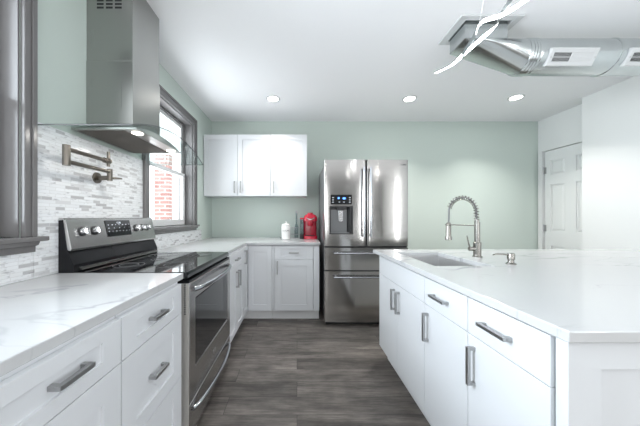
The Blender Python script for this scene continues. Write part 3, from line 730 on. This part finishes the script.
# ------------------------------------------------------------------ refrigerator
FY = 2.765; fx0, fx1 = .302, 1.238; cxm = .768
t = thing('refrigerator', 'stainless french-door refrigerator with water dispenser, against the back wall', 'refrigerator', ((fx0 + fx1) / 2, 3.2, 0))
MB().box(fx0 + .012, fx1 - .012, FY + .072, 3.60, .03, 1.80).build('cabinet_body', 'grey_plastic', t, bevel=.004)
MB().box(fx0 + .02, fx1 - .02, FY + .05, 3.55, .002, .0295).build('base_grille', 'black_plastic', t)
def curved_front(x0, x1, z0, z1, bulge=.014, hole=None, n=14):
    """door with a gently convex front; hole = x0,x1,z0,z1 pocket"""
    xs = [x0 + (x1 - x0) * k / n for k in range(n + 1)]; zs = [z0, z1]
    if hole:
        xs = sorted(set([x for x in xs if not any(abs(x - h) < .012 for h in hole[:2])] + list(hole[:2]))); zs = sorted([z0, z1, hole[2], hole[3]])
    cc = (fx0 + fx1) / 2; hw = (fx1 - fx0) / 2
    def yf(x):
        e0 = min(x - x0, x1 - x); r = .012
        y = FY + bulge * ((x - cc) / hw) ** 2
        if e0 < r: y += r - math.sqrt(max(0, r * r - (r - e0) ** 2))
        return y
    for edge in (.0015, .004, .008, .012): xs += [x0 + edge, x1 - edge]
    xs = sorted(set(xs)); mb = MB(); bm = mb.bm; yb = FY + .07
    F_ = [[bm.verts.new((x, yf(x), z)) for z in zs] for x in xs]; Bk = [[bm.verts.new((x, yb, z)) for z in zs] for x in xs]
    for i in range(len(xs) - 1):
        for j in range(len(zs) - 1):
            inh = hole and xs[i] >= hole[0] - 1e-6 and xs[i + 1] <= hole[1] + 1e-6 and zs[j] >= hole[2] - 1e-6 and zs[j + 1] <= hole[3] + 1e-6
            if not inh: bm.faces.new((F_[i][j], F_[i + 1][j], F_[i + 1][j + 1], F_[i][j + 1]))
            bm.faces.new((Bk[i][j + 1], Bk[i + 1][j + 1], Bk[i + 1][j], Bk[i][j]))
            if inh:
                if xs[i] <= hole[0] + 1e-6: bm.faces.new((F_[i][j], F_[i][j + 1], Bk[i][j + 1], Bk[i][j]))
                if xs[i + 1] >= hole[1] - 1e-6: bm.faces.new((F_[i + 1][j + 1], F_[i + 1][j], Bk[i + 1][j], Bk[i + 1][j + 1]))
        for j, rev in ((0, False), (len(zs) - 1, True)):
            bm.faces.new((F_[i][j], F_[i + 1][j], Bk[i + 1][j], Bk[i][j]))
        if hole and xs[i] >= hole[0] - 1e-6 and xs[i + 1] <= hole[1] + 1e-6:
            for z in hole[2:]:
                j = zs.index(z); bm.faces.new((F_[i][j], F_[i + 1][j], Bk[i + 1][j], Bk[i][j]))
    for i in (0, len(xs) - 1):
        for j in range(len(zs) - 1): bm.faces.new((F_[i][j], F_[i][j + 1], Bk[i][j + 1], Bk[i][j]))
    return mb
zdoor = .882
hole = (.368, .612, 1.022, 1.318)
ld = curved_front(fx0, cxm - .006, zdoor, 1.842, hole=hole).build('door', 'steel_vertical', t, smooth=True)
rd = curved_front(cxm + .006, fx1, zdoor, 1.842).build('door', 'steel_vertical', t, smooth=True)
MB().box(cxm - .0055, cxm + .0055, FY + .03, FY + .07, zdoor, 1.84).build('door_gasket', 'black_plastic', t)
MB().box(fx0 + .01, fx1 - .01, FY + .03, FY + .0705, zdoor - .018, zdoor - .001).build('door_seal', 'black_plastic', t)
MB().box(fx0 + .01, fx1 - .01, FY + .03, FY + .0705, .604, .616).build('drawer_seal', 'black_plastic', t)
for (z0, z1, hz) in ((.617, zdoor - .019, .808), (.04, .603, .545)):
    dd = curved_front(fx0, fx1, z0, z1, n=20).build('freezer_drawer', 'steel_vertical', t, smooth=True)
    m = MB(); m.tube([(.40 + .74 * k / 16, FY - .045, hz) for k in range(17)], .0105, seg=14)
    for x in (.43, 1.11): m.cyl((x, FY - .045, hz), (x, FY + .006, hz), .009, seg=12)
    m.build('drawer_handle', 'steel_cool', dd, smooth=True)
for x, par in ((cxm - .036, ld), (cxm + .036, rd)):
    m = MB()
    pts = [(x, FY - .052 - .008 * math.sin(math.pi * k / 16), .985 + .765 * k / 16) for k in range(17)]
    m.tube(pts, .0115, seg=14)
    for z in (1.01, 1.725): m.cyl((x, FY - .052, z), (x, FY + .004, z), .009, seg=12)
    m.build('door_handle', 'steel_cool', par, smooth=True)
# water dispenser in the left door
def fyf(x): return FY + .014 * ((x - (fx0 + fx1) / 2) / ((fx1 - fx0) / 2)) ** 2
dxs = [.372 + .236 * k / 10 for k in range(11)]
dp = MB().prism([(x, fyf(x) - .002) for x in dxs] + [(.608, FY + .03), (.372, FY + .03)], 'z', 1.345, 1.452).build('dispenser_display', 'black_glass', ld, smooth=True)
# pocket
m = MB(); hx0, hx1, hz0, hz1 = hole
m.box(hx0 + .001, hx1 - .001, FY + .058, FY + .0695, hz0 + .001, hz1 - .001)
m.prism([(hx0 + .001, FY + .0575), (hx0 + .001, FY + .018), (hx0 + .004, FY + .018), (hx0 + .006, FY + .0575)], 'z', hz0 + .001, hz1 - .001)
m.prism([(hx1 - .001, FY + .0575), (hx1 - .001, FY + .018), (hx1 - .02, FY + .018), (hx1 - .05, FY + .0575)], 'z', hz0 + .001, hz1 - .001)
m.build('dispenser_pocket', 'black_plastic', ld)
m = MB(); fr = .008
for a0_, a1_, b0_, b1_ in ((hx0 - fr, hx0 + .0005, hz0 - fr, hz1 + fr), (hx1 - .0005, hx1 + fr, hz0 - fr, hz1 + fr)):
    m.prism([(a0_, fyf(a0_) - .0015), (a1_, fyf(a1_) - .0015), (a1_, FY + .02), (a0_, FY + .02)], 'z', b0_, b1_)
for b0_, b1_ in ((hz0 - fr, hz0 + .0005), (hz1 - .0005, hz1 + fr)):
    xs_ = [hx0 + (hx1 - hx0) * k / 8 for k in range(9)]
    m.prism([(x, fyf(x) - .0015) for x in xs_] + [(hx1, FY + .02), (hx0, FY + .02)], 'z', b0_, b1_)
m.build('dispenser_frame', 'black_plastic', ld)
MB().box(hx0 + .012, hx1 - .052, FY + .050, FY + .0575, hz0 + .004, hz1 - .03).build('dispenser_back', 'grey_plastic', ld)
MB().box(hx0 + .012, hx1 - .03, FY + .012, FY + .056, hz0 + .002, hz0 + .012).build('drip_tray', 'grey_plastic', ld)
MB().prism([(.445, 1.316), (.535, 1.316), (.523, 1.28), (.457, 1.28)], 'y', FY + .012, FY + .049).build('nozzle', 'black_plastic', ld)
MB().prism([(.463, 1.279), (.517, 1.279), (.515, 1.165), (.508, 1.155), (.472, 1.155), (.465, 1.165)], 'y', FY + .035, FY + .045).build('paddle', 'chrome', ld, bevel=.003)
for x, z, s in ((.462, 1.415, .013), (.522, 1.412, .02)):
    m = MB(); m.loft([[(x + s * math.cos(2 * math.pi * k / 6), fyf(x) + y_, z + .012 * math.sin(2 * math.pi * k / 6)) for k in range(6)] for y_ in (-.0021, -.0026)])
    m.build('display_icon', 'display_blue', dp)
for x, w_, zs_ in ((.39, .018, (1.42, 1.395, 1.37)), (.575, .018, (1.42, 1.395, 1.37)), (.463, .014, (1.371,)), (.513, .014, (1.371,))):
    for z in zs_:
        yq = min(fyf(x), fyf(x + w_)); MB().box(x, x + w_, yq - .0026, yq - .0019, z - .003, z + .003).build('button_mark', 'display_white', dp)
text('brand_lettering', 'SAMSUNG', .021, 'ink', rd, Vector((1.165, FY + .0098, 1.785)), Matrix.Rotation(R(90), 3, 'X') @ Matrix.Rotation(R(-1), 3, 'Y'), .0008)

# ------------------------------------------------------------------ things on the back counter
cx, cy, z0 = .155, 3.40, .9155
t = thing('coffee_maker', 'red single-cup coffee maker on the back counter next to the refrigerator', 'coffee maker', (cx, cy, z0))
def rr(x0, x1, y0, y1, r, n=5):
    out = []
    for (qx, qy, a) in ((x1 - r, y1 - r, 0), (x0 + r, y1 - r, 90), (x0 + r, y0 + r, 180), (x1 - r, y0 + r, 270)):
        for k in range(n + 1): out.append((qx + r * math.cos(R(a + 90 * k / n)), qy + r * math.sin(R(a + 90 * k / n))))
    return out
x0, x1, y0, y1 = cx - .065, cx + .112, cy - .14, cy + .13
MB().prism(rr(x0, x1, y0, y1, .035), 'z', z0, z0 + .042).build('base', 'red_plastic', t, smooth=True, bevel=.005)
MB().prism(rr(x0 + .025, x1 - .025, y0 + .012, y0 + .11, .02), 'z', z0 + .0422, z0 + .048).build('drip_tray', 'black_plastic', t)
MB().prism(rr(x0, x1, cy - .015, y1, .03), 'z', z0 + .0425, z0 + .235).build('column', 'red_plastic', t, smooth=True)
m = MB()
prof = [(0, .235), (0, .262), (.006, .292), (.022, .316), (.05, .332)]
m.loft([[(x, y, z0 + z) for x, y in rr(x0 - .004 + i_, x1 + .004 - i_, y0 + .004 + i_, y1 - .004 - i_, .045)] for i_, z in prof])
hd = m.build('brew_head', 'red_plastic', t, smooth=True)
m = MB(); m.lathe(cx + .0215, y0 + .045, [(.026, z0 + .17), (.04, z0 + .185), (.045, z0 + .2345)]); m.build('pod_holder', 'red_plastic', t, smooth=True)
m = MB(); m.tube([(cx + .0215 + .052 * math.cos(R(a_)), y0 + .012 - .012 * math.sin(R((a_ - 200) * 180 / 140)), z0 + .29 + .03 * math.sin(R(a_))) for a_ in range(200, 345, 8)], .0065, seg=10); m.build('lift_handle', 'chrome', t, smooth=True)
m = MB(); m.loft([[(x, y, z0 + z) for x, y in rr(cx + .0215 - .035, cx + .0215 + .035, y0 + .05, y0 + .15, .02)] for z in (.326, .345, .35)]); m.build('lid_button', 'red_plastic', t, smooth=True)
MB().prism(rr(cx - .113, x0 - .001, cy - .08, cy + .12, .018), 'z', z0 + .06, z0 + .262).build('water_tank', 'smoke_glass', t, smooth=True)
MB().prism(rr(cx - .114, x0 - .0005, cy - .082, cy + .122, .018), 'z', z0, z0 + .0595).build('tank_base', 'black_plastic', t, smooth=True)
MB().prism(rr(cx - .114, x0 - .0045, cy - .08, cy + .12, .018), 'z', z0 + .2625, z0 + .282).build('tank_lid', 'red_plastic', t, smooth=True)
# canister
cx, cy = -.146, 3.27
t = thing('canister', 'white lidded canister with dark lettering on the back counter', 'canister', (cx, cy, z0))
MB().lathe(cx, cy, [(.052, z0), (.058, z0 + .006), (.059, z0 + .165), (.054, z0 + .178)]).build('jar', 'white_ceramic', t, smooth=True)
MB().lathe(cx, cy, [(.056, z0 + .1785), (.057, z0 + .19), (.04, z0 + .203), (.012, z0 + .208), (.009, z0 + .214), (.014, z0 + .222), (.012, z0 + .231), (.003, z0 + .234)]).build('lid', 'white_ceramic', t, smooth=True)
text('lettering', 'SUGAR', .028, 'ink', t, Vector((cx + .004, cy - .0596, z0 + .115)), Matrix.Rotation(R(90), 3, 'X'), .0025)
# wire rack with a slim bottle
rx0, rx1, ry0, ry1 = -.085, .035, 3.40, 3.50
m = MB(); zz = z0 + .004
for z in (zz, zz + .05, zz + .14): m.tube([(rx0, ry0, z), (rx1, ry0, z), (rx1, ry1, z), (rx0, ry1, z)], .003, seg=8, close=True)
for k in range(7):
    x = rx0 + (rx1 - rx0) * k / 6
    for y in (ry0, ry1): m.cyl((x, y, zz), (x, y, zz + .14), .0018, seg=6)
for k in range(5): m.cyl((rx0 + .02 + k * .02, ry0, zz), (rx0 + .02 + k * .02, ry1, zz), .0018, seg=6)
tag(m.build('wire_rack', 'handle_steel', smooth=True), 'small grey wire rack between the white canister and the red coffee maker', 'rack')
cx, cy = -.008, 3.455
t = thing('glass_bottle', 'slim clear bottle with a long neck standing in the wire rack', 'bottle', (cx, cy, z0 + .008))
MB().lathe(cx, cy, [(.026, z0 + .0075), (.028, z0 + .02), (.028, z0 + .15), (.012, z0 + .20), (.0115, z0 + .35)]).build('body', 'smoke_glass', t, smooth=True)
MB().lathe(cx, cy, [(.013, z0 + .3505), (.013, z0 + .372), (.009, z0 + .376)]).build('stopper', 'label_grey', t, smooth=True)

# ------------------------------------------------------------------ ceiling: lamps, duct, pendant
spots = [(-.28, 2.93), (1.32, 2.93), (2.54, 2.90)]
labs = ['leftmost round recessed ceiling light, over the aisle before the wall cabinets', 'middle round recessed ceiling light, above the refrigerator side of the island', 'rightmost round recessed ceiling light, in front of the white door']
t = thing('recessed_light', labs[0], 'ceiling light', (spots[0][0], spots[0][1], H), 'recessed ceiling lights')
m = MB(); sx, sy = spots[0]
m.lathe(sx, sy, [(.058, H - .0055), (.060, H - .006), (.078, H - .003), (.080, H - .0005)]); m.build('trim_ring', 'register_white', t, smooth=True)
MB().lathe(sx, sy, [(.056, H - .0075), (.058, H - .0058)]).build('lamp', 'lamp_disc', t)
for (sx, sy), lb in list(zip(spots, labs))[1:]:
    c_ = copy_tree(t); c_.location = (sx, sy, H); c_['label'] = lb
for k, (sx, sy) in enumerate(spots + [(-.28, -1.6), (2.5, -1.8)]):  # the last two are unseen lamps added behind the camera, without fixtures
    l = bpy.data.lights.new('downlight', 'AREA'); l.shape = 'DISK'; l.size = .11; l.energy = (4 if k == 0 else 8) if k < 3 else 4; l.color = (1, .97, .93); l.spread = R(110 if k < 3 else 170)
    o = bpy.data.objects.new('downlight', l); C.objects.link(o); o.location = (sx, sy, H - .012)

# frame around the ceiling opening
m = MB()
a0, a1, b0, b1 = 1.128, 1.565, 1.712, 2.005
m.box(a0, HX0, b0, b1, H - .012, H - .0003); m.box(HX1, a1, b0, b1, H - .012, H - .0003); m.box(HX0, HX1, b0, HY0, H - .012, H - .0003); m.box(HX0, HX1, HY1, b1, H - .012, H - .0003)
struct(m.build('trim_2', 'register_white', bevel=.003))
DYc, DZc, DR = 1.86, 2.387, .119
t = thing('air_duct', 'exposed galvanised round air duct with two white registers below the ceiling', 'duct', (2.4, DYc, DZc))
m = MB()
bx0, bx1, bby0, bby1 = 1.192, 1.492, 1.772, 1.95
m.box(bx0, bx1, bby0, bby1, 2.47, H + .18); m.box(bx0 - .001, bx1 + .001, bby0 - .001, bby1 + .001, 2.475, 2.482)
m.build('boot_box', 'galvanised', t)
# transition from the box mouth to the round collar
m = MB(); q_ = m.bm; n = 32
cor = [q_.verts.new(p) for p in ((bx1, bby1, 2.4695), (bx0, bby1, 2.4695), (bx0, bby0, 2.4695), (bx1, bby0, 2.4695))]
cir = [q_.verts.new((1.655, DYc + DR * .98 * math.sin(2 * math.pi * k / n), DZc + DR * .98 * math.cos(2 * math.pi * k / n))) for k in range(n)]
for i in range(4):
    for k in range(i * 8, i * 8 + 8): q_.faces.new((cor[i], cir[k], cir[(k + 1) % n]))
    q_.faces.new((cor[i], cor[(i + 1) % 4], cir[((i + 1) * 8) % n]))
q_.faces.new(cor); q_.faces.new(list(reversed(cir)))
m.build('boot_transition', 'galvanised', t, smooth=True)
m = MB()
prof = [(1.640, .117), (1.655, .122), (1.665, .117), (1.675, .122), (1.685, .117), (1.695, .122), (1.705, .117), (1.72, .122)]
m.loft([[(x, DYc + r_ * math.cos(2 * math.pi * k / 40), DZc + r_ * math.sin(2 * math.pi * k / 40)) for k in range(40)] for x, r_ in prof])
m.build('collar', 'galvanised', t, smooth=True)
m = MB(); prof = [(1.70, DR)]
for xs_ in (2.28, 2.86):
    prof += [(xs_ - .012, DR), (xs_ - .008, DR + .004), (xs_ + .008, DR + .004), (xs_ + .012, DR)]
prof += [(XR - .001, DR)]
m.loft([[(x, DYc + r_ * math.cos(2 * math.pi * k / 48), DZc + r_ * math.sin(2 * math.pi * k / 48)) for k in range(48)] for x, r_ in prof])
m.build('duct_pipe', 'galvanised', t, smooth=True)
ang = R(-30); rn = Vector((0, -math.cos(ang), math.sin(ang))); rv = Vector((0, -math.sin(-ang), math.cos(ang)))
rv = Vector((0, math.sin(ang), math.cos(ang))); 
if rv.z < 0: rv = -rv
rv = rn.cross(Vector((1, 0, 0))); rv = rv if rv.z > 0 else -rv
def reg(xa, xb):
    ctr = Vector((0, DYc, DZc)) + rn * (DR - .0)
    def P(x, v, nn): return Vector((x, ctr.y, ctr.z)) + rv * v + rn * nn
    m = MB(); hh = .056
    outer = [(xa, -hh), (xb, -hh), (xb, hh), (xa, hh)]
    def rect(i_, nn): return [P(x + (i_ if x == xa else -i_), v + (i_ if v < 0 else -i_), nn) for x, v in outer]
    m.loft([rect(0, -.012), rect(0, .004), rect(.006, .010), rect(.028, .010), rect(.03, .005)])
    g = m.build('air_register', 'register_white', t)
    xi, xe = xa + .032, xb - .032; mid = (xi + xe) / 2 - .02
    m = MB(); m.loft([[P(x, v, nn) for x, v in ((xi, -.028), (xe, -.028), (xe, .028), (xi, .028))] for nn in (.0052, .0058)])
    m.build('throat', 'black_plastic', g)
    m = MB(); k = 0; x = xi
    while x < xe - .004:
        lean = .007 if x > mid else -.006
        for v0, v1 in ((-.027, -.002), (.002, .027)):
            wv = .0045 if x > mid else .0016
            m.loft([[P(x, v0, nn) + Vector((o_, 0, 0)), P(x + wv, v0, nn) + Vector((o_, 0, 0)), P(x + wv, v1, nn) + Vector((o_, 0, 0)), P(x, v1, nn) + Vector((o_, 0, 0))] for nn, o_ in ((.006, 0), (.0105, lean))])
        x += .0085
    m.loft([[P(xx, v, nn) for xx, v in ((xi, -.002), (xe, -.002), (xe, .002), (xi, .002))] for nn in (.006, .0105)])
    m.build('louvres', 'register_white', g)
    for xx in (xa + .014, xb - .014): MB().tube([P(xx, 0, .0101), P(xx, 0, .012)], .004, seg=10).build('screw', 'handle_steel', g)
reg(1.762, 2.098); reg(2.315, 2.651)

# twisted LED ribbon pendant over the island
t = thing('led_pendant', 'white twisted LED ribbon pendant hanging over the island', 'pendant light', (.915, 1.0, 2.1))
def spline(P, n=10):
    P = [Vector(p) for p in P]; out = []
    for i in range(len(P) - 1):
        p0, p1, p2, p3 = P[max(i - 1, 0)], P[i], P[i + 1], P[min(i + 2, len(P) - 1)]
        for k in range(n):
            u = k / n; out.append(.5 * (2 * p1 + (p2 - p0) * u + (2 * p0 - 5 * p1 + 4 * p2 - p3) * u * u + (3 * p1 - p0 - 3 * p2 + p3) * u ** 3))
    out.append(P[-1]); return out
def ribbon(P, wid, nm):
    # each control point: x, y, z and the roll of the lit face about the ribbon's run
    pts = spline([q[:3] for q in P]); rolls = [v.x for v in spline([(q[3], 0, 0) for q in P])]
    n = len(pts); body, led = [], []
    for i, p in enumerate(pts):
        d = (pts[min(i + 1, n - 1)] - pts[max(i - 1, 0)]).normalized(); a = R(rolls[i])
        c0 = Vector((-.35, -.75, -.55)); c0 = (c0 - d * c0.dot(d)).normalized(); s0 = d.cross(c0)
        f = c0 * math.cos(a) + s0 * math.sin(a); sd = d.cross(f)
        h_ = wid / 2; th = .004
        body.append([p + sd * h_, p + sd * h_ - f * th, p - sd * h_ - f * th, p - sd * h_])
        led.append([p + sd * (h_ - .002) + f * .001, p - sd * (h_ - .002) + f * .001, p - sd * (h_ - .002) + f * .0002, p + sd * (h_ - .002) + f * .0002])
    b_ = MB().loft(body).build(nm, 'ribbon_grey', t, smooth=True)
    MB().loft(led).build('led_strip', 'led_white', b_, smooth=True)
ribbon([(.866, 1.557, 2.10, 62), (.899, 1.45, 2.0845, 50), (.919, 1.376, 2.10, 0), (.935, 1.25, 2.105, 20), (.940, 1.18, 2.108, 70), (.911, 1.106, 2.108, 110), (.893, 1.04, 2.114, 150), (.87, .95, 2.13, 180), (.875, .86, 2.11, 220), (.915, .80, 2.09, 300), (.95, .70, 2.1, 360), (.93, .60, 2.12, 420), (.90, .50, 2.10, 500), (.915, .42, 2.09, 540)], .018, 'ribbon')
ribbon([(.917, 1.385, 2.095, 110), (.904, 1.33, 2.1017, 140), (.894, 1.27, 2.107, 130), (.8736, 1.20, 2.119, 60), (.869, 1.15, 2.108, 10), (.907, 1.106, 2.096, 0), (.943, 1.03, 2.096, 30), (.955, .93, 2.09, 90), (.92, .83, 2.11, 180), (.88, .72, 2.11, 270), (.88, .62, 2.09, 360), (.93, .5, 2.10, 450)], .018, 'ribbon')
for y in (1.20, .62):
    x_ = .873 if y > 1 else .885
    MB().cyl((x_, y, 2.12), (.9, y - .1, H - .02), .0012, seg=6).build('suspension_wire', 'cord_white', t)
MB().box(.86, .94, .45, 1.15, H - .022, H - .0005).build('canopy', 'register_white', t, bevel=.004)

# ------------------------------------------------------------------ outside the far window
m = MB().box(-2.60, -2.33, 4.55, 4.67, -.2, 2.35)
tag(m.build('brick_chimney', 'red_brick'), 'sunlit red brick pier outside the far window', 'brick pier')
